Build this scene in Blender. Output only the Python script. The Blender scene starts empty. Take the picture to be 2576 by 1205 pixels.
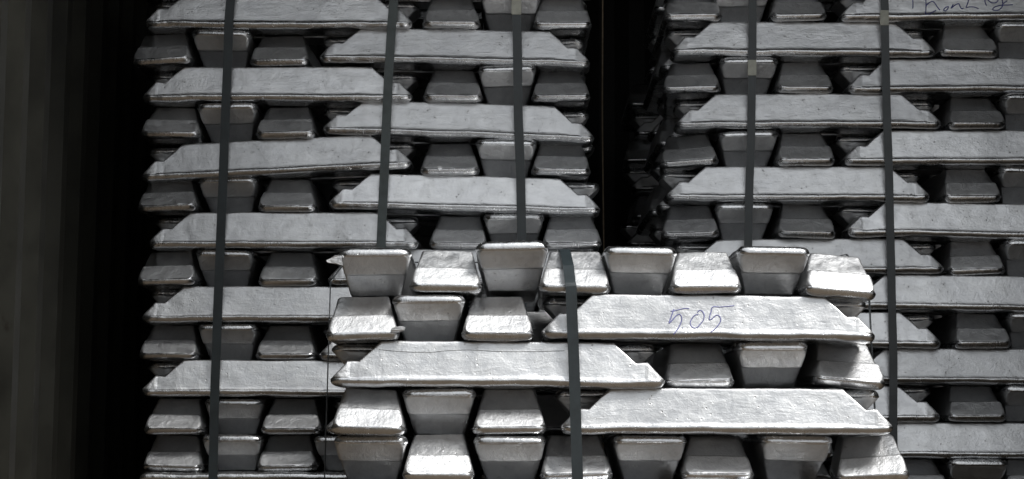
import bpy, bmesh, math, random
from math import radians, sin, cos, tan, pi, sqrt
from mathutils import Vector, noise

random.seed(7)
scene = bpy.context.scene
C = scene.collection

# ------------------------------------------------------------------ camera, world, light
CAM_Z = 0.195                       # camera height above the load floor
PITCH = radians(4.5)
FPX = 6320.0                        # focal length in pixels of a 2576 px wide picture
cam_d = bpy.data.cameras.new('camera')
cam_d.sensor_width = 36.0
cam_d.lens = FPX / 2576.0 * 36.0
cam_d.clip_start = 0.05
cam_d.clip_end = 400.0
cam = bpy.data.objects.new('camera', cam_d)
cam.location = (0, 0, CAM_Z)
cam.rotation_euler = (pi / 2 + PITCH, 0, 0)
C.objects.link(cam)
scene.camera = cam

world = bpy.data.worlds.new('World')
scene.world = world
world.use_nodes = True
wn = world.node_tree.nodes
# overcast sky, brighter overhead than at the horizon
wl_ = world.node_tree.links
w_tc = wn.new('ShaderNodeTexCoord')
w_sep = wn.new('ShaderNodeSeparateXYZ'); wl_.new(w_tc.outputs['Generated'], w_sep.inputs[0])
w_map = wn.new('ShaderNodeMapRange'); wl_.new(w_sep.outputs[2], w_map.inputs[0])
w_map.inputs[1].default_value = 0.0; w_map.inputs[2].default_value = 1.0
w_map.inputs[3].default_value = 0.70; w_map.inputs[4].default_value = 1.28
wl_.new(w_map.outputs[0], wn['Background'].inputs['Strength'])
wn['Background'].inputs['Color'].default_value = (0.94, 0.97, 1.0, 1)

sun_d = bpy.data.lights.new('sun', 'SUN')
sun_d.energy = 3.6
sun_d.angle = radians(18)
sun_d.color = (1.0, 0.985, 0.96)
sun = bpy.data.objects.new('sun', sun_d)
sun.rotation_euler = (radians(35), 0, radians(50))      # from behind the camera, high, a little from the right
C.objects.link(sun)

vs = scene.view_settings
vs.view_transform = 'Standard'
vs.look = 'None'
vs.exposure = 0.0
vs.gamma = 1.0
vs.use_curve_mapping = False
scene.render.engine = 'CYCLES'
scene.cycles.max_bounces = 8
scene.cycles.glossy_bounces = 6
scene.cycles.diffuse_bounces = 4

# ------------------------------------------------------------------ helpers
def unproj(px, py, D):
    """picture point (2576 px wide frame) -> X, Z on the vertical plane at distance D"""
    r = (px - 1288.0) / FPX
    u = (602.5 - py) / FPX
    k = D / (cos(PITCH) - u * sin(PITCH))
    return r * k, (sin(PITCH) + u * cos(PITCH)) * k + CAM_Z

def px_x(px, z, D):
    """X of picture column px for a point at height z, distance D"""
    fwd = D * cos(PITCH) + (z - CAM_Z) * sin(PITCH)
    return (px - 1288.0) / FPX * fwd

def link(name, me, parent=None):
    o = bpy.data.objects.new(name, me)
    C.objects.link(o)
    if parent is not None:
        o.parent = parent
    return o

def mesh_from(name, verts, faces, mat, smooth=False):
    me = bpy.data.meshes.new(name)
    me.from_pydata(verts, [], faces)
    me.materials.append(mat)
    if smooth:
        me.polygons.foreach_set('use_smooth', [True] * len(me.polygons))
    me.update()
    return me

def tag(o, label, cat, group=None):
    o['label'] = label
    o['category'] = cat
    if group:
        o['group'] = group
    return o

def box_mesh(name, x0, x1, y0, y1, z0, z1, mat):
    v = [(x, y, z) for x in (x0, x1) for y in (y0, y1) for z in (z0, z1)]
    f = [(0, 1, 3, 2), (4, 6, 7, 5), (0, 4, 5, 1), (2, 3, 7, 6), (0, 2, 6, 4), (1, 5, 7, 3)]
    return mesh_from(name, v, f, mat)

# ------------------------------------------------------------------ materials
def new_mat(name):
    m = bpy.data.materials.new(name)
    m.use_nodes = True
    return m, m.node_tree.nodes, m.node_tree.links, m.node_tree.nodes['Principled BSDF']

def N(nodes, kind, **kw):
    n = nodes.new(kind)
    for k, v in kw.items():
        if k in n.inputs:
            n.inputs[k].default_value = v
        else:
            setattr(n, k, v)
    return n

def ramp(nodes, stops):
    r = nodes.new('ShaderNodeValToRGB')
    cr = r.color_ramp
    while len(cr.elements) < len(stops):
        cr.elements.new(0.5)
    for e, (p, c) in zip(cr.elements, stops):
        e.position = p
        e.color = (c, c, c, 1) if not isinstance(c, tuple) else c
    return r

def math_node(nodes, links, op, a, b=None):
    n = nodes.new('ShaderNodeMath')
    n.operation = op
    for i, v in enumerate((a, b)):
        if v is None:
            continue
        if isinstance(v, (int, float)):
            n.inputs[i].default_value = v
        else:
            links.new(v, n.inputs[i])
    return n.outputs[0]

def aluminium():
    m, n, l, p = new_mat('cast_aluminium')
    tc = n.new('ShaderNodeTexCoord')
    oi = n.new('ShaderNodeObjectInfo')
    off = n.new('ShaderNodeVectorMath'); off.operation = 'MULTIPLY_ADD'
    comb = n.new('ShaderNodeCombineXYZ')
    l.new(oi.outputs['Random'], comb.inputs[0]); l.new(oi.outputs['Random'], comb.inputs[1]); l.new(oi.outputs['Random'], comb.inputs[2])
    l.new(comb.outputs[0], off.inputs[0]); off.inputs[1].default_value = (37, 19, 53)
    l.new(tc.outputs['Object'], off.inputs[2])
    co = off.outputs[0]
    # how near the lug ends of the casting: rough chill skin there
    sx = n.new('ShaderNodeSeparateXYZ'); l.new(tc.outputs['Object'], sx.inputs[0])
    ax = math_node(n, l, 'ABSOLUTE', sx.outputs[0])
    endm = n.new('ShaderNodeMapRange'); l.new(ax, endm.inputs[0])
    endm.inputs[1].default_value = 0.326; endm.inputs[2].default_value = 0.334
    big = N(n, 'ShaderNodeTexNoise', Scale=9.0, Detail=6.0, Roughness=0.62); l.new(co, big.inputs['Vector'])
    mid = N(n, 'ShaderNodeTexNoise', Scale=38.0, Detail=7.0, Roughness=0.65, Distortion=0.6); l.new(co, mid.inputs['Vector'])
    fine = N(n, 'ShaderNodeTexNoise', Scale=190.0, Detail=4.0, Roughness=0.6); l.new(co, fine.inputs['Vector'])
    flow = n.new('ShaderNodeMapping'); flow.inputs['Scale'].default_value = (14, 60, 60); l.new(co, flow.inputs['Vector'])
    fl = N(n, 'ShaderNodeTexNoise', Scale=1.0, Detail=5.0, Roughness=0.6, Distortion=0.8); l.new(flow.outputs[0], fl.inputs['Vector'])
    pit = N(n, 'ShaderNodeTexVoronoi', Scale=85.0); l.new(co, pit.inputs['Vector'])
    # pits: only where a mask noise allows
    pr = ramp(n, [(0.0, 0.0), (0.10, 0.15), (0.20, 1.0)]); l.new(pit.outputs['Distance'], pr.inputs[0])
    pm = ramp(n, [(0.52, 0.0), (0.62, 1.0)]); l.new(mid.outputs['Fac'], pm.inputs[0])
    pitd = math_node(n, l, 'MULTIPLY', math_node(n, l, 'SUBTRACT', 1.0, pr.outputs[0]), pm.outputs[0])
    # colour: grey oxide patches, a few dark smears, a tone for each casting
    cr = ramp(n, [(0.28, (0.40, 0.405, 0.415, 1)), (0.45, (0.59, 0.595, 0.605, 1)), (0.55, (0.66, 0.665, 0.67, 1)), (0.70, (0.77, 0.775, 0.78, 1))])
    mixn = math_node(n, l, 'ADD', math_node(n, l, 'MULTIPLY', big.outputs['Fac'], 0.40), math_node(n, l, 'MULTIPLY', fl.outputs['Fac'], 0.25))
    mixn = math_node(n, l, 'ADD', mixn, math_node(n, l, 'MULTIPLY', mid.outputs['Fac'], 0.35))
    l.new(mixn, cr.inputs[0])
    tone = n.new('ShaderNodeMapRange'); l.new(oi.outputs['Random'], tone.inputs[0]); tone.inputs[3].default_value = 0.82; tone.inputs[4].default_value = 1.08
    dark = math_node(n, l, 'MULTIPLY', math_node(n, l, 'SUBTRACT', 1.0, math_node(n, l, 'MULTIPLY', pitd, 0.22)), tone.outputs[0])
    smr = ramp(n, [(0.64, 1.0), (0.72, 0.72), (0.8, 0.6)]); l.new(mid.outputs['Fac'], smr.inputs[0])
    dark = math_node(n, l, 'MULTIPLY', dark, smr.outputs[0])
    mul = n.new('ShaderNodeMix'); mul.data_type = 'RGBA'; mul.blend_type = 'MULTIPLY'; mul.inputs[0].default_value = 1.0
    l.new(cr.outputs[0], mul.inputs[6]); l.new(dark, mul.inputs[7])
    l.new(mul.outputs[2], p.inputs['Base Color'])
    p.inputs['Metallic'].default_value = 1.0
    rr = n.new('ShaderNodeMapRange'); l.new(mid.outputs['Fac'], rr.inputs[0])
    rr.inputs[1].default_value = 0.3; rr.inputs[2].default_value = 0.7; rr.inputs[3].default_value = 0.32; rr.inputs[4].default_value = 0.49
    # the free-solidified rim is smoother than the mould faces
    rimz = n.new('ShaderNodeMapRange'); l.new(sx.outputs[2], rimz.inputs[0])
    rimz.inputs[1].default_value = 0.018; rimz.inputs[2].default_value = 0.021
    rgh = math_node(n, l, 'MULTIPLY', endm.outputs[0], rimz.outputs[0])
    rmix = n.new('ShaderNodeMix'); l.new(rgh, rmix.inputs[0]); l.new(rr.outputs[0], rmix.inputs[2])
    l.new(math_node(n, l, 'ADD', rr.outputs[0], 0.14), rmix.inputs[3])
    rfin = math_node(n, l, 'MULTIPLY', rmix.outputs[0], math_node(n, l, 'ADD', 0.62, math_node(n, l, 'MULTIPLY', rimz.outputs[0], 0.38)))
    l.new(rfin, p.inputs['Roughness'])
    # relief
    h = math_node(n, l, 'MULTIPLY', fl.outputs['Fac'], 0.0009)
    h = math_node(n, l, 'ADD', h, math_node(n, l, 'MULTIPLY', fine.outputs['Fac'], 0.00045))
    h = math_node(n, l, 'ADD', h, math_node(n, l, 'MULTIPLY', mid.outputs['Fac'], 0.0010))
    h = math_node(n, l, 'ADD', h, math_node(n, l, 'MULTIPLY', math_node(n, l, 'MULTIPLY', mid.outputs['Fac'], rgh), 0.0022))
    h = math_node(n, l, 'SUBTRACT', h, math_node(n, l, 'MULTIPLY', pitd, 0.0009))
    b = n.new('ShaderNodeBump'); b.inputs['Strength'].default_value = 0.9; b.inputs['Distance'].default_value = 1.0
    l.new(h, b.inputs['Height']); l.new(b.outputs[0], p.inputs['Normal'])
    return m

def simple(name, col, rough=0.6, metal=0.0, scale=12.0, var=0.35, bump=0.0, dirt=None, spec=0.5):
    m, n, l, p = new_mat(name)
    tc = n.new('ShaderNodeTexCoord')
    t = N(n, 'ShaderNodeTexNoise', Scale=scale, Detail=6.0, Roughness=0.65); l.new(tc.outputs['Object'], t.inputs['Vector'])
    lo = tuple(c * (1 - var) for c in col) + (1,)
    hi = tuple(min(1, c * (1 + var)) for c in col) + (1,)
    if dirt:
        r = ramp(n, [(0.3, lo), (0.55, hi), (0.66, hi), (0.72, dirt + (1,))])
    else:
        r = ramp(n, [(0.3, lo), (0.7, hi)])
    l.new(t.outputs['Fac'], r.inputs[0]); l.new(r.outputs[0], p.inputs['Base Color'])
    p.inputs['Roughness'].default_value = rough
    p.inputs['Specular IOR Level'].default_value = spec
    p.inputs['Metallic'].default_value = metal
    if bump:
        b = n.new('ShaderNodeBump'); b.inputs['Distance'].default_value = bump
        l.new(t.outputs['Fac'], b.inputs['Height']); l.new(b.outputs[0], p.inputs['Normal'])
    return m

ALU = aluminium()
STRAP = simple('strap_paint', (0.022, 0.029, 0.032), 0.30, 0.0, 16.0, 0.3, 0.0006)
STRAP_WORN = simple('worn_strap_paint', (0.05, 0.062, 0.062), 0.42, 0.0, 22.0, 0.3, 0.0006, dirt=(0.20, 0.20, 0.17))
SEAL = simple('seal_zinc', (0.36, 0.36, 0.31), 0.5, 0.3, 40.0, 0.2, 0.001)
INK = simple('marker_ink', (0.18, 0.185, 0.38), 0.7, 0.0, 60.0, 0.3)
INK_DARK = simple('dark_marker_ink', (0.055, 0.06, 0.24), 0.7, 0.0, 60.0, 0.3)
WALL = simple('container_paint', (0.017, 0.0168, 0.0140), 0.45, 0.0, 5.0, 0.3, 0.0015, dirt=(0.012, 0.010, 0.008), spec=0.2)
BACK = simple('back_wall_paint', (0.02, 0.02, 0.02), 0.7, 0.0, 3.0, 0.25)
FLOORM = simple('floor_boards', (0.10, 0.075, 0.05), 0.8, 0.0, 5.0, 0.35, 0.002)
TIMBER = simple('bearer_timber', (0.22, 0.15, 0.09), 0.8, 0.0, 14.0, 0.35, 0.002)
GROUND = simple('yard_ground', (0.10, 0.085, 0.07), 0.9, 0.0, 0.8, 0.3, 0.01)

# ------------------------------------------------------------------ setting: the container and the yard
WX0, WX1 = -1.20, 1.78
WY0, WY1 = 1.00, 10.4
ROOF_Y0 = 5.70  # front edge of the unseen roof, placed to shade the rear stacks
ROOF_Z = 2.40

def corrugated(name, length, z0, z1, mat, pitch=0.278, depth=0.036, thick=0.004):
    """sheet running along +Y from 0, pans pushed to -X; real thickness"""
    prof = []
    y = 0.0
    while y < length:
        for fy, fx in ((0.0, 0.0), (0.26, 0.0), (0.50, 1.0), (0.76, 1.0)):
            prof.append((y + fy * pitch, -fx * depth))
        y += pitch
    n = len(prof)
    v = []
    for x_off in (0.0, -thick):
        for (yy, xx) in prof:
            v.append((xx + x_off, yy, z0)); v.append((xx + x_off, yy, z1))
    f = []
    for i in range(n - 1):
        f.append((2 * i, 2 * i + 1, 2 * i + 3, 2 * i + 2))
        o = 2 * n
        f.append((o + 2 * i, o + 2 * i + 2, o + 2 * i + 3, o + 2 * i + 1))
    o = 2 * n
    f.append((0, o, o + 1, 1)); f.append((2 * n - 2, 2 * n - 1, o + 2 * n - 1, o + 2 * n - 2))
    me = mesh_from(name, v, f, mat)
    return me

def structure(o):
    o['kind'] = 'structure'
    return o

wl = structure(link('container_wall', corrugated('container_wall', WY1 - WY0, 0.0, ROOF_Z + 0.03, WALL)))  # carried far forward out of view to darken the left side
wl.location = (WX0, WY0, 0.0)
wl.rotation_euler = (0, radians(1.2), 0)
wr_ = structure(link('container_wall', corrugated('container_wall_right', WY1 - 5.2, 0.0, ROOF_Z + 0.03, WALL)))  # unseen right wall, its length set to darken the gap
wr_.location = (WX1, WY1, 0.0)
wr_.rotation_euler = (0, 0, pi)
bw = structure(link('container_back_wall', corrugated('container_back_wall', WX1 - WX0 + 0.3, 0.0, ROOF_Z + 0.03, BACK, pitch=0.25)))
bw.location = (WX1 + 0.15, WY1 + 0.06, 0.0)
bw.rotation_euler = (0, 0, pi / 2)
structure(link('unseen_container_roof', box_mesh('unseen_container_roof', WX0 - 0.15, WX1 + 0.15, ROOF_Y0, WY1 + 0.1, ROOF_Z + 0.002, ROOF_Z + 0.06, WALL)))  # out of view; cut short so it shades only the rear stacks
fl = structure(link('container_floor', box_mesh('container_floor', WX0 - 0.04, WX1 + 0.04, WY0, WY1 + 0.05, -0.16, -0.004, FLOORM)))
# timber floor boards, laid crosswise
bm_board = None
y = WY0
k = 0
while y < WY0 + 1.0:
    if bm_board is None:
        bm_board = box_mesh('floor_board', WX0 - 0.03, WX1 + 0.03, 0.003, 0.137, -0.0035, 0.0, FLOORM)
    bo = link('floor_board', bm_board, fl)
    bo.location = (0, y, 0)
    y += 0.14
    k += 1
structure(link('ground', mesh_from('ground', [(-150, -150, -1.35), (150, -150, -1.35), (150, 150, -1.35), (-150, 150, -1.35)], [(0, 1, 2, 3)], GROUND)))

# ------------------------------------------------------------------ the ingot
L, W, H = 0.740, 0.163, 0.1005
TAN = 0.268
RIM_R = 0.024
HP = [(0.0, 0.0156), (0.0012, 0.0178), (0.0022, 0.0186), (0.0032, 0.0193), (0.038, 0.0570), (0.063, 0.0555), (0.112, H), (0.5, H)]

def h_raw(d):
    for (a, ha), (b, hb) in zip(HP, HP[1:]):
        if d <= b:
            return ha + (hb - ha) * max(0.0, d - a) / (b - a)
    return H

def h_at(d):
    s = 0.0
    for q in (-0.0012, -0.0006, 0, 0.0006, 0.0012):
        s += h_raw(max(0.0, d + q)) if d + q > 0 else HP[0][1]
    return s / 5

DS = [0, .0005, .0012, .002, .003, .004, .0046, .0056, .0075, .0105, .014, .018, .0225, .027, .031, .034, .0355, .0365, .0375, .0388, .041, .045, .051, .057, .0605, .062, .063,
      .064, .0655, .069, .075, .082, .090, .097, .104, .1085, .1105, .112, .1135, .1155, .119, .125]
while DS[-1] + 0.012 < L / 2:
    DS.append(DS[-1] + 0.0135)
DS = [d for d in DS if d < L / 2 - 0.003]
STN = [(-1, d) for d in DS] + [(1, d) for d in reversed(DS)]

# section of the rim: distance in from the widest line, height
RIM = [(.016, 0.0), (.0105, .0009), (.0062, .0031), (.0030, .0064), (.0009, .0103), (0.0, .0138), (.0004, .0158), (.0011, .0172), (.0020, .0181)]

def under(z):
    for (i0, z0), (i1, z1) in zip(RIM[:6], RIM[1:6]):
        if z <= z1:
            return i0 + (i1 - i0) * (z - z0) / (z1 - z0)
    return 0.0

def ring(d):
    r = RIM_R
    wr = W / 2 if d >= r else W / 2 - r + sqrt(max(0.0, r * r - (r - d) ** 2))
    h = h_at(d)
    pts = [(0.0, 0.0), (wr * 0.35, 0.0), ((wr - .016) * .72, 0.0)]
    pts += [(wr - i, min(z, h)) for (i, z) in RIM]
    ws, zs = wr - .0028, min(.0187, h)
    hh = h - zs
    cr = min(0.0082 if d < 0.045 else (0.0045 + 0.0035 * max(0.0, 1 - abs(d - 0.112) / 0.03)), hh * 0.42)
    for t in (0.0, .10, .24, .38, .52, .66, .80, 0.92):
        z = zs + t * (hh - cr)
        pts.append((ws - (z - zs) * TAN, z))
    zt = h - cr
    wt = ws - (zt - zs) * TAN
    for a in (0, 25, 50, 72, 90):
        A = radians(a)
        pts.append((wt - cr * 1.05 * (1 - cos(A)) - 0.0008 * sin(A), zt + cr * sin(A)))
    we = pts[-1][0]
    for q in (.86, .68, .46, .23, 0.0):
        pts.append((we * q, h))
    return wr, pts

def build_ingot(seed):
    rnd = random.Random(seed)
    so = Vector((rnd.uniform(0, 90), rnd.uniform(0, 90), rnd.uniform(0, 90)))
    verts, faces = [], []
    nr = None
    bow = rnd.uniform(-0.0015, 0.0015)
    rim_drop = [rnd.uniform(-0.0015, 0.0025) for _ in range(4)]
    for (sgn, d) in STN:
        wr, pts = ring(d)
        right = pts
        left = [(-y, z) for (y, z) in reversed(pts[1:-1])]
        full = right + left
        nr = len(full)
        for (y, z) in full:
            x = sgn * (L / 2 - d)
            if d < 0.03 and z < 0.0138:
                x -= sgn * under(z) * (1 - d / 0.03)       # the end rounds under like the sides do
            p = Vector((x, y, z))
            # low wobble of the cast skin, stronger on the free surface (the wide face and its rim)
            q = p * 9.0 + so
            wob = noise.noise_vector(q) * 0.0017
            q2 = p * 34.0 + so
            wob2 = noise.noise_vector(q2) * 0.0008
            q3 = p * 85.0 + so
            endf = 1.0 if d < 0.045 else 0.0
            wob3 = noise.noise_vector(q3) * (0.00042 + 0.00035 * endf)
            rimf = max(0.0, 1 - z / 0.03)
            p = p + wob * (1 + 0.8 * rimf) + wob2 * (1 + 0.6 * rimf) + wob3
            # bottom stays roughly flat, sags a little at the corners
            p.z += bow * (1 - (p.x / (L / 2)) ** 2)
            ci = (0 if p.x < 0 else 1) + (0 if p.y < 0 else 2)
            fx = max(0.0, abs(p.x) / (L / 2) - 0.75) / 0.25
            p.z -= rim_drop[ci] * fx * rimf
            verts.append(tuple(p))
    ns = len(STN)
    for i in range(ns - 1):
        for j in range(nr):
            a = i * nr + j
            b = i * nr + (j + 1) % nr
            faces.append((a, a + nr, b + nr, b))
    n1 = len(right)
    for o in (0, (ns - 1) * nr):
        faces.append((o, o + 1, o + nr - 1))
        for i in range(1, n1 - 2):
            faces.append((o + i, o + i + 1, o + nr - i - 1, o + nr - i))
        faces.append((o + n1 - 2, o + n1 - 1, o + nr - (n1 - 2)))
    me = mesh_from('aluminium_ingot', verts, faces, ALU, smooth=True)
    bm = bmesh.new(); bm.from_mesh(me)
    bmesh.ops.recalc_face_normals(bm, faces=bm.faces)
    bm.to_mesh(me); bm.free()
    return me

VAR = [build_ingot(100 + i) for i in range(16)]
ctr = [0]

def place(cx, cy, base, hs, along, inv, label, group, tilt=0.0, yaw=0.0, dip=0.0):
    """along 'x' or 'y'; inv = wide face up; tilt = degrees, right end up seen from the front"""
    ctr[0] += 1
    i = ctr[0]
    o = link('aluminium_ingot', VAR[(i * 7 + i // 12) % len(VAR)])
    sc = hs / H
    o.scale = (1 + random.uniform(-0.008, 0.006), 1 + random.uniform(-0.02, 0.012), sc * (1 - random.uniform(0, 0.02)))
    from mathutils import Matrix
    R = Matrix.Identity(3)
    flip = random.random() < 0.5
    if flip:
        R = Matrix.Rotation(pi, 3, 'Z') @ R
    if inv:
        R = Matrix.Rotation(pi, 3, 'X') @ R
    if along == 'y':
        R = Matrix.Rotation(pi / 2, 3, 'Z') @ R
    R = Matrix.Rotation(radians(yaw), 3, 'Z') @ R
    R = Matrix.Rotation(radians(-tilt), 3, 'Y') @ R
    R = Matrix.Rotation(radians(dip), 3, 'X') @ R
    o.rotation_euler = R.to_euler()
    o.location = (cx, cy, base + (hs if inv else 0.0))
    if inv and tilt:
        o.location.x += hs * sin(radians(-tilt))
    tag(o, label, 'ingot', group)
    return o

ORD = ['above', 'topmost', 'second', 'third', 'fourth', 'fifth', 'sixth', 'seventh', 'eighth', 'ninth', 'tenth', 'eleventh', 'twelfth', 'thirteenth', 'fourteenth']
PITCH_W = 0.152

def rj(a):
    return random.uniform(-a, a)

def stack(nm, D, m, z0, layers, group, special, hide_right_from=99, hide_left_from=99, keep_left=True, keep_right=True, third='both', first=1, flank_out=0.0):
    """layers: list of (kind, long, ends). kind LE: long at the left, ends at the right; EL: the other way; E8: all ends; IL: inverted longs"""
    made = {}
    hs = -m - 0.0005
    SW = L + 3 * PITCH_W                       # side length of the pinwheel
    for k, (kind, lg, ends) in enumerate(layers, first):
        base = z0 + m * k + m + CAM_Z
        zc = base + 0.02
        where = ORD[k] + ' layer down the ' + nm if k > 1 else 'top visible layer of the ' + nm
        if k == 0:
            where = 'layer above the picture on the ' + nm
        def lab(key, text):
            return special.get((k, key), text)
        # ---- ends seen head-on
        if ends:
            ne = len(ends)
            for j, e in enumerate(ends):
                px, inv = e[0], e[1]
                tilt = e[2] if len(e) > 2 else rj(1.0)
                up = e[3] if len(e) > 3 else 0.0
                yw = e[4] if len(e) > 4 else rj(0.9)
                fy = e[5] if len(e) > 5 else random.uniform(-0.006, 0.018)
                x = px_x(px, zc + (0.07 if inv else 0), D)
                if ne == 3:
                    posw = ('left', 'middle', 'right')[j] + ' of three'
                else:
                    posw = ('first', 'second', 'third', 'fourth', 'fifth', 'sixth', 'seventh', 'eighth')[j] + ' of eight from left'
                form = 'upside-down ingot' if inv else 'upright ingot'
                t = lab(('e', j), f'{form} end, {posw}, {where}')
                yc = D + L / 2 + fy - sin(radians(yw)) * 0
                made[(k, 'e', j)] = place(x - sin(radians(yw)) * L / 2, yc, base + up, hs, 'y', inv, t, group, tilt, yw)
            if ne == 8:
                continue
        # ---- the block of ingots lying along the front
        xl, xr = lg[0], lg[1]
        tilt = lg[2] if len(lg) > 2 else rj(0.3)
        if xr is None:
            cx = px_x(xl, zc, D) + L / 2
        elif xl is None:
            cx = px_x(xr, zc, D) - L / 2
        else:
            cx = px_x((xl + xr) / 2, zc, D)
        inv0 = kind.startswith('I')
        left_side = kind.endswith('LE')
        t = lab(('l', 0), f'long sideways ingot, {where}')
        made[(k, 'l', 0)] = place(cx, D + W / 2 + rj(0.004), base, hs, 'x', inv0, t, group, tilt, rj(0.35))
        t = lab(('l', 1), f'ingot behind the long front one, {where}')
        y2 = D + W / 2 + PITCH_W
        made[(k, 'l', 1)] = place(cx + rj(0.012), y2, base, hs, 'x', not inv0, t, group, tilt * 0.4, rj(0.8))
        if third == 'both' or (third == 'left') == left_side:
            t = f'third ingot behind the front, {where}'
            made[(k, 'l', 2)] = place(cx + rj(0.016), y2 + PITCH_W, base, hs, 'x', inv0, t, group, tilt * 0.3, rj(0.9))
        # ---- the rear of the pinwheel, only on the sides that the gap shows
        xs_left = px_x(ends[0][0], zc, D) - W / 2 if kind == 'EL' else cx - L / 2
        for side in (-1, 1):
            if (side < 0 and not keep_left) or (side > 0 and not keep_right):
                continue
            if side < 0:
                xe = (cx - L / 2) if left_side else cx + L / 2 - SW
            else:
                xe = (cx + L / 2) if not left_side else cx - L / 2 + SW
            xe += side * flank_out
            long_front_here = (side < 0) == left_side
            sname = 'left' if side < 0 else 'right'
            if long_front_here:
                # ingots running away behind the front block: the outer one shows
                x = xe - side * (W / 2 + rj(0.006) + 0.004)
                place(x, D + 3 * PITCH_W + 0.012 + L / 2, base, hs, 'y', inv0, f'ingot along the {sname} flank, {where}', group, rj(0.5), rj(0.5))
            else:
                for q in range(3):
                    yq = D + L + 0.015 + W / 2 + q * PITCH_W
                    place(xe - side * (L / 2 + rj(0.014)), yq, base, hs, 'x', (q == 1) != inv0,
                          f'{("first", "second", "third")[q]} {sname} flank ingot tip, {where}', group, rj(0.6), rj(0.8))
    return made

# measured columns are in a 2576 px wide frame; (column, upside-down, tilt, lift, yaw, forward)
A_L = [
 ('EL', (815, 1500), [(415, 0), (565, 1), (712, 0)]),
 ('LE', (360, 1040, -0.2), [(1135, 0), (1283, 1), (1415, 0)]),
 ('EL', (805, 1483, -1.2), [(405, 0, 3.0), (555, 1), (700, 0)]),
 ('LE', (352, 1041, 0.0), [(1138, 0), (1277, 1), (1412, 0)]),
 ('EL', (808, 1497, -1.9), [(425, 0), (570, 1), (717, 0)]),
 ('LE', (345, 1047, 2.9), [(1132, 0), (1272, 1), (1412, 0, -0.8)]),
 ('EL', (825, 1511, -1.5), [(420, 0, 1.8), (570, 1), (720, 0)]),
 ('LE', (365, 1062, 0.0), [(1152, 0), (1293, 1), (1440, 0)]),
 ('EL', (820, 1510), [(418, 0, 2.2), (562, 1), (722, 0)]),
 ('LE', (350, 1045, 0.0), [(1140, 0), (1285, 1), (1425, 0)]),
 ('EL', (800, 1492), [(420, 0), (570, 1), (715, 0)]),
 ('LE', (350, 1045, -0.4), [(1140, 0), (1285, 1), (1425, 0)]),
 ('EL', (815, 1505), [(435, 0, -0.8), (585, 1), (730, 0)]),
 ('E8', None, [(430, 0), (580, 1), (720, 0), (864, 1), (1010, 0), (1155, 1), (1300, 0), (1445, 1)]),
 ('ILE', (345, 1040, 0.0), [(1135, 0), (1283, 1), (1415, 0)]),
]
B_L = [
 ('LE', (1690, 2365), [(2450, 0), (2590, 1), (2735, 0)]),
 ('EL', (2115, None, 0.3), [(1745, 0), (1868, 1), (2012, 0)]),
 ('LE', (1687, 2363, -0.2), [(2440, 0), (2584, 1), (2728, 0)]),
 ('EL', (2133, None, 0.3), [(1740, 0, 1.6, 0, -4), (1885, 1), (2028, 0)]),
 ('LE', (1703, 2371, 0.0), [(2460, 0), (2598, 1), (2740, 0)]),
 ('EL', (2122, None, 0.0), [(1737, 0, 4.0, 0, -3), (1886, 1), (2030, 0)]),
 ('LE', (1668, 2350, -0.1), [(2450, 0), (2594, 1), (2738, 0)]),
 ('EL', (2131, None, -1.0), [(1738, 0, 1.5, 0, -3), (1876, 1), (2030, 0)]),
 ('LE', (1703, 2380, 0.3), [(2463, 0), (2604, 1), (2745, 0)]),
 ('EL', (2127, None, -0.9), [(1738, 0), (1880, 1), (2028, 0)]),
 ('LE', (1695, 2372, 0.0), [(2475, 0), (2614, 1), (2750, 0)]),
 ('EL', (2127, None, -0.5), [(1738, 0), (1880, 1), (2028, 0)]),
 ('LE', (1690, 2367, 0.0), [(2460, 0), (2600, 1), (2745, 0)]),
 ('EL', (2122, None, -0.5), [(1738, 0), (1880, 1), (2028, 0)]),
 ('E8', None, [(1745, 0), (1890, 1), (2032, 0), (2178, 1), (2320, 0), (2463, 1), (2606, 0), (2750, 1)]),
]
C_L = [
 ('E8', None, [(942, 1, 0.4, 0, 0.8, 0.014), (1120, 0, -1.2, 0.004, 0.6, 0.012), (1290, 1, 0.6, 0.013, 0.3, 0.006), (1447, 0, -1.0, 0.002, -0.5, 0.016), (1612, 1, -1.2, 0.004, 0.4, 0.014), (1778, 0, 0.6, 0, -0.6, 0.012), (1948, 1, -1.4, 0.004, 0.3, 0.014), (2117, 0, -5.0, -0.005, 3.5, 0.01)]),
 ('EL', (1365, 2203, -0.6), [(912, 0, 1.2, 0.0, 1.0, -0.002), (1077, 1, 0.2, 0, -0.3, 0.012), (1252, 0, 0.2, 0, 0.3, -0.002)]),
 ('LE', (831, 1672, -0.5), [(1765, 0, 0.5, 0, 0.5, 0.055), (1950, 1, 0.0, 0, 0.6, 0.03), (2150, 0, -4.6, 0.004, 6.0, 0.055)]),
 ('EL', (1412, 2250, -0.2), [(927, 0, -1.8, 0, 0.5, -0.05), (1102, 1), (1282, 0)]),
 ('E8', None, [(928, 1, -1.0), (1103, 0, 0.3, 0, 0.4, -0.02), (1283, 1), (1452, 0, 0.8, 0, 0.5, 0.035), (1637, 1, 0, 0, 0, 0.015), (1810, 0, -0.5, 0, -0.4, 0.045), (2008, 1, -1.5, 0, 0.5, 0.03), (2200, 0, 3.5, 0.0, -6.0, 0.02)]),
 ('ILE', (835, 1675, 0.0), [(1765, 0), (1950, 1), (2146, 0)]),
]
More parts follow.
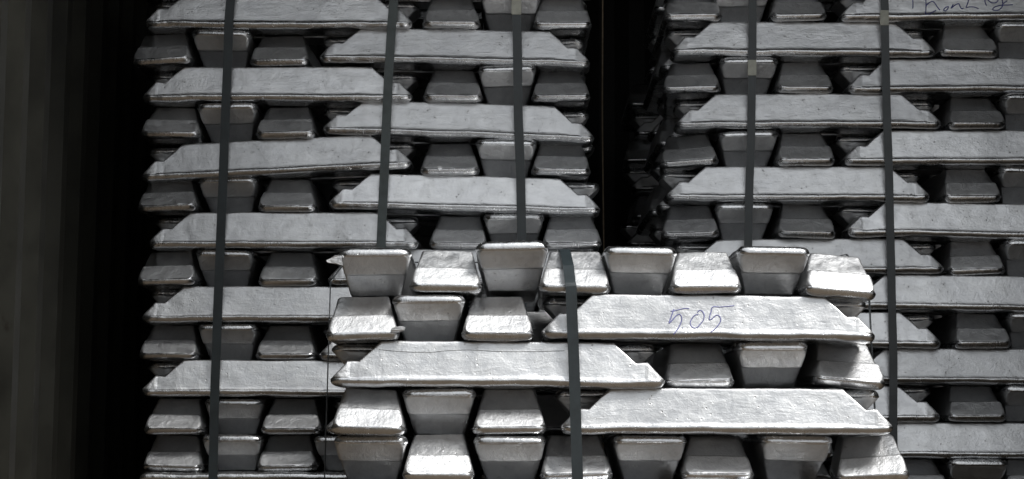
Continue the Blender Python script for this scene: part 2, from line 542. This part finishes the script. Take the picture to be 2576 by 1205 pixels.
A_SP = {
 (5, ('l', 0)): 'long ingot tilted up to the right, fifth layer down the left rear stack',
 (4, ('l', 0)): 'long ingot sloping down rightwards, fourth layer down the left rear stack',
 (14, ('l', 0)): 'upside-down long ingot in the bottom layer of the left rear stack',
 (5, ('e', 0)): 'upright ingot end with a bright metal chip, fifth layer of the left rear stack',
 (2, ('e', 0)): 'tilted upright ingot end, leftmost in the second layer of the left rear stack',
 (7, ('l', 0)): 'long ingot with a dark pitted right end just above the front stack',
}
B_SP = {
 (1, ('l', 0)): 'long ingot with dark blue handwriting in the top right corner of the picture',
 (5, ('e', 0)): 'strongly tilted ingot end, left corner, fifth layer down the right rear stack',
}
C_SP = {
 (2, ('l', 0)): 'bright long ingot with a number handwritten in blue marker',
 (3, ('l', 0)): 'bright long ingot with a crease along its face, left side of the front stack',
 (4, ('l', 0)): 'bright long ingot low on the front stack, below the numbered one',
 (1, ('e', 2)): 'upside-down ingot end standing highest on top of the front stack',
 (1, ('e', 0)): 'upside-down ingot end with a spur of flash, leftmost on top of the front stack',
 (1, ('e', 3)): 'upright ingot end under the dark strap, top row of the front stack',
 (1, ('e', 7)): 'tilted rough ingot end at the right of the top row of the front stack',
 (2, ('e', 0)): 'bright ingot end with a flash lip, leftmost in the second layer of the front stack',
 (3, ('e', 2)): 'skewed dark ingot end jutting out at the right edge of the front stack',
 (5, ('e', 7)): 'skewed ingot end jutting out at the lowest right corner of the front stack',
 (4, ('e', 0)): 'bright ingot end, leftmost in the fourth layer of the front stack',
}
DA, DB, DC = 6.78, 6.93, 5.57
A = stack('left rear stack', DA, -0.1004678, 1.31329, A_L, 'ingots of the left rear stack', A_SP, keep_left=False, third='right', first=0)
B = stack('right rear stack', DB, -0.101507, 1.362094, B_L, 'ingots of the right rear stack', B_SP, keep_right=False, third='left', first=0, flank_out=0.028)
Cc = stack('front stack', DC, -0.103973, 0.52571, C_L, 'ingots of the front stack', C_SP)

# a further stack deeper in the container, glimpsed through the gap
DR = DB + 2.1
mR, z0R = -0.1012, 1.39
for k in range(1, 16):
    base = z0R + mR * k + mR + CAM_Z
    where = f'{ORD[k] if k < 15 else "lowest"} layer of the dim stack seen through the gap'
    hs = 0.1005
    x0 = 0.43 + rj(0.02)
    if k % 2:
        for j in range(2):
            place(x0 + W / 2 + j * PITCH_W, DR + L / 2 + rj(0.02), base, hs, 'y', j == 1,
                  f'{("left", "right")[j]} shadowed ingot end, {where}', 'ingots of the stack deep in the gap', rj(2), rj(2))
    else:
        place(x0 + L / 2, DR + W / 2 + rj(0.01), base, hs, 'x', False, f'shadowed long ingot, {where}', 'ingots of the stack deep in the gap', rj(0.5), rj(1))
        place(x0 + L / 2 + rj(0.02), DR + W / 2 + PITCH_W, base, hs, 'x', True, f'shadowed ingot behind the long one, {where}', 'ingots of the stack deep in the gap', rj(0.5), rj(1))

# timber bearers under the right-hand stacks
for i, (yy, zz, nm) in enumerate(((DB + 0.12, 0.032, 'front'), (DB + 0.95, 0.032, 'back'))):
    o = link('timber_bearer', box_mesh('timber_bearer', 0.42, 1.62, yy, yy + 0.1, 0.0, zz, TIMBER))
    tag(o, f'{nm} flat timber bearer on the floor under the right rear stack', 'bearer', 'bearers under the right rear stack')

# ------------------------------------------------------------------ straps
def ribbon(pts, width, thick, side=Vector((1, 0, 0))):
    """flat band through pts, width along side, thickness outward"""
    v, f = [], []
    n = len(pts)
    P = [Vector(p) for p in pts]
    for i in range(n):
        t = (P[min(i + 1, n - 1)] - P[max(i - 1, 0)]).normalized()
        s = (side - t * side.dot(t)).normalized()
        nn = s.cross(t).normalized()
        for a, b in ((-1, -1), (1, -1), (1, 1), (-1, 1)):
            v.append(tuple(P[i] + s * (a * width / 2) + nn * (b * thick / 2)))
    for i in range(n - 1):
        a = 4 * i
        for j in range(4):
            f.append((a + j, a + (j + 1) % 4, a + 4 + (j + 1) % 4, a + 4 + j))
    f.append((3, 2, 1, 0)); f.append((4 * n - 4, 4 * n - 3, 4 * n - 2, 4 * n - 1))
    return v, f

def densify(pts, step=0.03):
    out = []
    for a, b in zip(pts, pts[1:]):
        a, b = Vector(a), Vector(b)
        k = max(1, int((b - a).length / step))
        for i in range(k):
            out.append(a.lerp(b, i / k))
    out.append(Vector(pts[-1]))
    return out

def strap(label, cols, D, ztop, zbot, mat, width=0.0245, seals=(), top_in=0.12, back=0.9, over=None, group='dark straps round the stacks'):
    """cols: list of (px, py) down the front"""
    pts = []
    fr = D - 0.0085
    col = [(unproj(px, py, fr)[0], fr, unproj(px, py, fr)[1]) for px, py in cols]
    x0 = col[0][0]
    top = [(x0, D + back, ztop + 0.003), (x0, D + top_in, ztop + 0.003)]
    col = [c for c in col if c[2] < ztop - 0.06]
    xb = col[-1][0]
    bottom = [(xb, fr, zbot + 0.01)]
    root = bpy.data.objects.new('strap', None); C.objects.link(root)
    root.location = (x0, fr, zbot)
    if over:
        head = []
        for (px, dy, dz) in over:
            head.append((px_x(px, ztop + dz, D + dy), D + dy, ztop + dz))
        head.insert(0, (head[0][0], D + back, head[0][2]))
    else:
        head = top + [(x0, fr, ztop - 0.075)]
    pts = densify(head + col + bottom, 0.025)
    rnd = random.Random(len(label))
    so = rnd.uniform(0, 50)
    q = []
    for p in pts:
        w = noise.noise(Vector((so, p.z * 6, 0))) * 0.0012
        q.append(Vector((p.x + w, p.y - abs(noise.noise(Vector((so, p.z * 11, 3)))) * 0.0012, p.z)) - root.location)
    v, f = ribbon(q, width, 0.0011)
    o = link('band', mesh_from('band', v, f, mat), root)
    for (px, py0, py1, wd) in seals:
        X, Z0 = unproj(px, py1, fr); _, Z1 = unproj(px, py0, fr)
        sv = []
        bw2 = wd / 2
        me = bmesh.new()
        bmesh.ops.create_cube(me, size=1.0)
        for vv in me.verts:
            vv.co = Vector((vv.co.x * wd, vv.co.y * 0.0042, vv.co.z * (Z1 - Z0)))
        bmesh.ops.bevel(me, geom=list(me.edges), offset=0.0012, segments=2, affect='EDGES')
        # two crimp notches
        m2 = bpy.data.meshes.new('seal'); me.to_mesh(m2); me.free(); m2.materials.append(SEAL)
        s = link('seal', m2, root)
        s.location = Vector((X, fr - 0.0012, (Z0 + Z1) / 2)) - root.location
    tag(root, label, 'strap', group)
    return root

def ztop_of(m, z0, k=1):
    return z0 + m * k + CAM_Z

zA, zB, zC = ztop_of(-0.1004678, 1.31329, 0), ztop_of(-0.101507, 1.362094, 0), ztop_of(-0.103973, 0.52571)
strap('dark strap at the far left of the left rear stack', [(582, -60), (582, -20), (576, 60), (570, 230), (563, 400), (557, 560), (548, 760), (541, 960), (536, 1205), (535, 1230)], DA, zA, 0.0, STRAP)
strap('worn leaning strap down the middle of the left rear stack', [(992, -60), (992, -20), (985, 70), (977, 200), (968, 400), (961, 560), (955, 700), (945, 1230)], DA, zA, 0.0, STRAP_WORN)
strap('dark strap with a pale seal at the right of the left rear stack', [(1297, -60), (1297, -20), (1300, 60), (1304, 300), (1310, 450), (1312, 600), (1316, 1230)], DA, zA, 0.0, STRAP, seals=((1299, -12, 37, 0.027),))
strap('dark strap with a pale seal at the left of the right rear stack', [(1894, -60), (1894, -20), (1892, 150), (1890, 330), (1885, 480), (1882, 600), (1872, 1230)], DB, zB, 0.03, STRAP, width=0.0225, seals=((1892, 151, 190, 0.0245),))
strap('long dark strap with a pale seal at the right of the right rear stack', [(2225, -60), (2225, -20), (2226, 60), (2230, 250), (2237, 480), (2243, 700), (2247, 900), (2248, 1110), (2248, 1230)], DB, zB, 0.03, STRAP, width=0.0225, seals=((2225, 26, 64, 0.0245),))
strap('dark strap down the front of the bright front stack', [(1436, 720), (1439, 800), (1446, 980), (1450, 1120), (1454, 1230)], DC, zC, 0.0, STRAP,
      over=((1420, 0.119, 0.0035), (1429, 0.040, -0.0385), (1434, -0.004, -0.080)))

# the strap that runs round the flanks of the front stack, seen edge-on
def flank_strap(label, sgn, x_px, y_mid):
    yy = y_mid
    zt = zC
    root = bpy.data.objects.new('strap', None); C.objects.link(root)
    pts = []
    for py in (640, 680, 710, 780, 860, 940, 1010, 1080, 1200, 1290):
        X, Z = unproj(x_px(py) - sgn * max(0, 705 - py) * 0.8, py, yy)
        pts.append((X, yy, Z))
    root.location = (pts[-1][0], yy, 0)
    xin = pts[0][0] - sgn * 0.10
    path = densify([(xin - sgn * 0.35, yy, zt + 0.004), (xin, yy, zt + 0.004)] + pts, 0.03)
    v, f = ribbon([p - root.location for p in path], 0.0245, 0.0015, side=Vector((0, 1, 0)))
    link('band', mesh_from('band', v, f, STRAP), root)
    tag(root, label, 'strap', 'dark straps round the stacks')
flank_strap('thin edge-on strap on the left flank of the front stack', -1, lambda py: 832 - (py - 690) * 0.03, DC + 0.55)
flank_strap('thin edge-on strap on the right flank of the front stack', 1, lambda py: 2187 + (py - 760) * 0.05, DC + 0.60)

# ------------------------------------------------------------------ handwriting on the side faces
def tube(pts, r, nseg=5):
    P = [Vector(p) for p in pts]
    v, f = [], []
    n = len(P)
    for i in range(n):
        t = (P[min(i + 1, n - 1)] - P[max(i - 1, 0)])
        t = t.normalized() if t.length > 1e-9 else Vector((1, 0, 0))
        a = Vector((0, 1, 0))
        s = t.cross(a).normalized()
        u = s.cross(t).normalized()
        for j in range(nseg):
            an = 2 * pi * j / nseg
            v.append(tuple(P[i] + s * (cos(an) * r) + u * (sin(an) * r * 0.35)))
    for i in range(n - 1):
        for j in range(nseg):
            f.append((i * nseg + j, i * nseg + (j + 1) % nseg, (i + 1) * nseg + (j + 1) % nseg, (i + 1) * nseg + j))
    f.append(tuple(reversed(range(nseg)))); f.append(tuple(range((n - 1) * nseg, n * nseg)))
    return v, f

def catmull(pts, k=6):
    if len(pts) < 3:
        return pts
    out = []
    P = [pts[0]] + list(pts) + [pts[-1]]
    for i in range(1, len(P) - 2):
        p0, p1, p2, p3 = P[i - 1], P[i], P[i + 1], P[i + 2]
        for q in range(k):
            t = q / k
            out.append(tuple(0.5 * ((2 * p1[c]) + (-p0[c] + p2[c]) * t + (2 * p0[c] - 5 * p1[c] + 4 * p2[c] - p3[c]) * t * t
                       + (-p0[c] + 3 * p1[c] - 3 * p2[c] + p3[c]) * t ** 3) for c in (0, 1)))
    out.append(tuple(pts[-1]))
    return out

def write_on(ingot, D, strokes, conv, r, mat, name):
    """strokes laid on the sloping side face of a long ingot; one mesh, a part of that ingot"""
    bpy.context.view_layer.update()
    inv = ingot.matrix_world.inverted()
    me = ingot.data
    V, Fc = [], []
    from mathutils.bvhtree import BVHTree
    bvh = BVHTree.FromPolygons([ingot.matrix_world @ v.co for v in me.vertices], [tuple(p.vertices) for p in me.polygons])
    for st in strokes:
        sm = catmull(st, 7)
        pts = []
        for (a, b) in sm:
            px, py = conv(a, b)
            X, Z = unproj(px, py, D + 0.008)
            hit = bvh.ray_cast(Vector((X, D - 0.2, Z)), Vector((0, 1, 0)))
            if hit[0] is None or hit[0].y > D + 0.06:
                continue
            pts.append(inv @ (hit[0] - Vector((0, 0.0004, 0))))
        if len(pts) < 2:
            continue
        v, f = tube(pts, r)
        o = len(V)
        V += v
        Fc += [tuple(i + o for i in q) for q in f]
    if V:
        link(name, mesh_from(name, V, Fc, mat, smooth=True), ingot)

c505 = lambda a, b: ((2060 + a / 7.09) * 0.78922, (940 + b / 7.09) * 0.78922)
write_on(Cc[(2, 'l', 0)], DC, [
    [(980, 305), (880, 300), (740, 330), (640, 355), (555, 368)],
    [(630, 315), (600, 400), (560, 510), (515, 640), (600, 560), (680, 470), (750, 435), (795, 480), (800, 570), (760, 680), (690, 800), (610, 895)],
    [(815, 735), (822, 748)],
    [(1165, 395), (1190, 360), (1240, 348), (1295, 400), (1312, 480), (1290, 570), (1220, 660), (1150, 735), (1080, 750), (1020, 710), (995, 640), (1015, 570), (1070, 490), (1120, 450), (1180, 442)],
    [(2000, 238), (1850, 252), (1680, 268), (1510, 268), (1470, 380), (1440, 470), (1425, 560), (1480, 545), (1540, 490), (1600, 455), (1660, 485), (1685, 560), (1650, 650), (1560, 760), (1450, 850)],
], c505, 0.0014, INK, 'handwritten_number')
cth = lambda a, b: ((2800 + a / 5.552) * 0.78922, (b / 5.552) * 0.78922)
write_on(B[(1, 'l', 0)], DB, [
    [(615, -150), (613, 60), (605, 150)], [(480, -150), (600, -160), (730, -165)],
    [(842, -150), (845, 40), (840, 150), (832, 250), (880, 256), (960, 215), (1020, 185)],
    [(838, 140), (862, 80), (940, 25), (990, 38), (1040, 120), (1085, 185)],
    [(1240, 115), (1190, 130), (1150, 180), (1180, 196), (1222, 160), (1240, 115)],
    [(1325, 75), (1285, 150), (1350, 95), (1420, 65), (1442, 110), (1470, 155), (1505, 145)],
    [(1612, -60), (1580, 60), (1550, 130), (1620, 122), (1700, 128), (1770, 155)],
    [(1893, -60), (1890, 30), (1915, 100)], [(1925, -40), (1990, 38), (2080, 45), (2130, -10)],
    [(2190, -50), (2202, 60), (2180, 130), (2110, 185), (2040, 185), (2022, 160), (2070, 120), (2180, 92), (2290, 88), (2380, 85)],
    [(2285, 5), (2200, 70)],
], cth, 0.0016, INK_DARK, 'handwriting')

# lap seam and grease smears on single castings
SEAM = simple('lap_seam_oxide', (0.17, 0.17, 0.175), 0.6, 0.4, 60.0, 0.3)
GREASE = simple('grease', (0.05, 0.048, 0.046), 0.45, 0.0, 90.0, 0.4)
ident = lambda a, b: (a, b)
write_on(Cc[(3, 'l', 0)], DC, [[(952, 879), (1010, 884), (1080, 886), (1120, 882), (1180, 880), (1260, 884), (1340, 884), (1420, 882)]], ident, 0.0007, SEAM, 'lap_seam')

# ------------------------------------------------------------------ casting flash, chips
def sliver(name, parent, pts2, D, thick, mat=ALU, yoff=0.0):
    """small irregular plate outlined by picture points, at the depth of its casting"""
    bpy.context.view_layer.update()
    inv = parent.matrix_world.inverted()
    P = [unproj(a, b, D + yoff) for a, b in pts2]
    v = []
    n = len(P)
    rnd = random.Random(n)
    for s in (0, 1):
        for (X, Z) in P:
            v.append(inv @ Vector((X, D + yoff + (thick if s else 0) + rnd.uniform(-.001, .001), Z)))
    f = [tuple(range(n)), tuple(reversed(range(n, 2 * n)))] + [(i, n + i, n + (i + 1) % n, (i + 1) % n) for i in range(n)]
    me = mesh_from(name, [tuple(p) for p in v], f, mat)
    bm = bmesh.new(); bm.from_mesh(me)
    bmesh.ops.recalc_face_normals(bm, faces=bm.faces)
    bmesh.ops.bevel(bm, geom=list(bm.edges), offset=0.0005, segments=1, affect='EDGES')
    bm.to_mesh(me); bm.free()
    return link(name, me, parent)

sliver('flash', Cc[(1, 'e', 0)], [(820, 655), (831, 650), (842, 643), (858, 642), (862, 668), (848, 664), (832, 661), (823, 660)], DC, 0.02, yoff=0.012)
sliver('flash', Cc[(2, 'e', 0)], [(985, 824), (1008, 820), (1019, 823), (1016, 831), (1002, 836), (985, 836)], DC, 0.03, yoff=-0.004)
sliver('flash', Cc[(4, 'e', 0)], [(838, 1070), (870, 1068), (935, 1073), (985, 1076), (984, 1082), (930, 1081), (860, 1077), (842, 1076)], DC, 0.02, yoff=0.004)
sliver('flash', A[(5, 'e', 0)], [(1098, 419), (1106, 416), (1114, 420), (1112, 426), (1105, 429), (1101, 424)], DA, 0.008, yoff=-0.004)

# thin cord hanging in the gap between the rear stacks
def cord():
    D = 8.02
    pts = []
    for i in range(30):
        z = 0.0 + i * (ROOF_Z / 29)
        pts.append((0.292 + 0.003 * noise.noise(Vector((z * 2, 4, 1))), D, z))
    v, f = tube(pts, 0.0022, 6)
    o = link('cord', mesh_from('cord', v, f, simple('cord_fibre', (0.35, 0.27, 0.18), 0.8, 0.0, 60.0, 0.3), smooth=True))
    tag(o, 'thin pale cord hanging straight down in the dark gap between the stacks', 'cord')
cord()
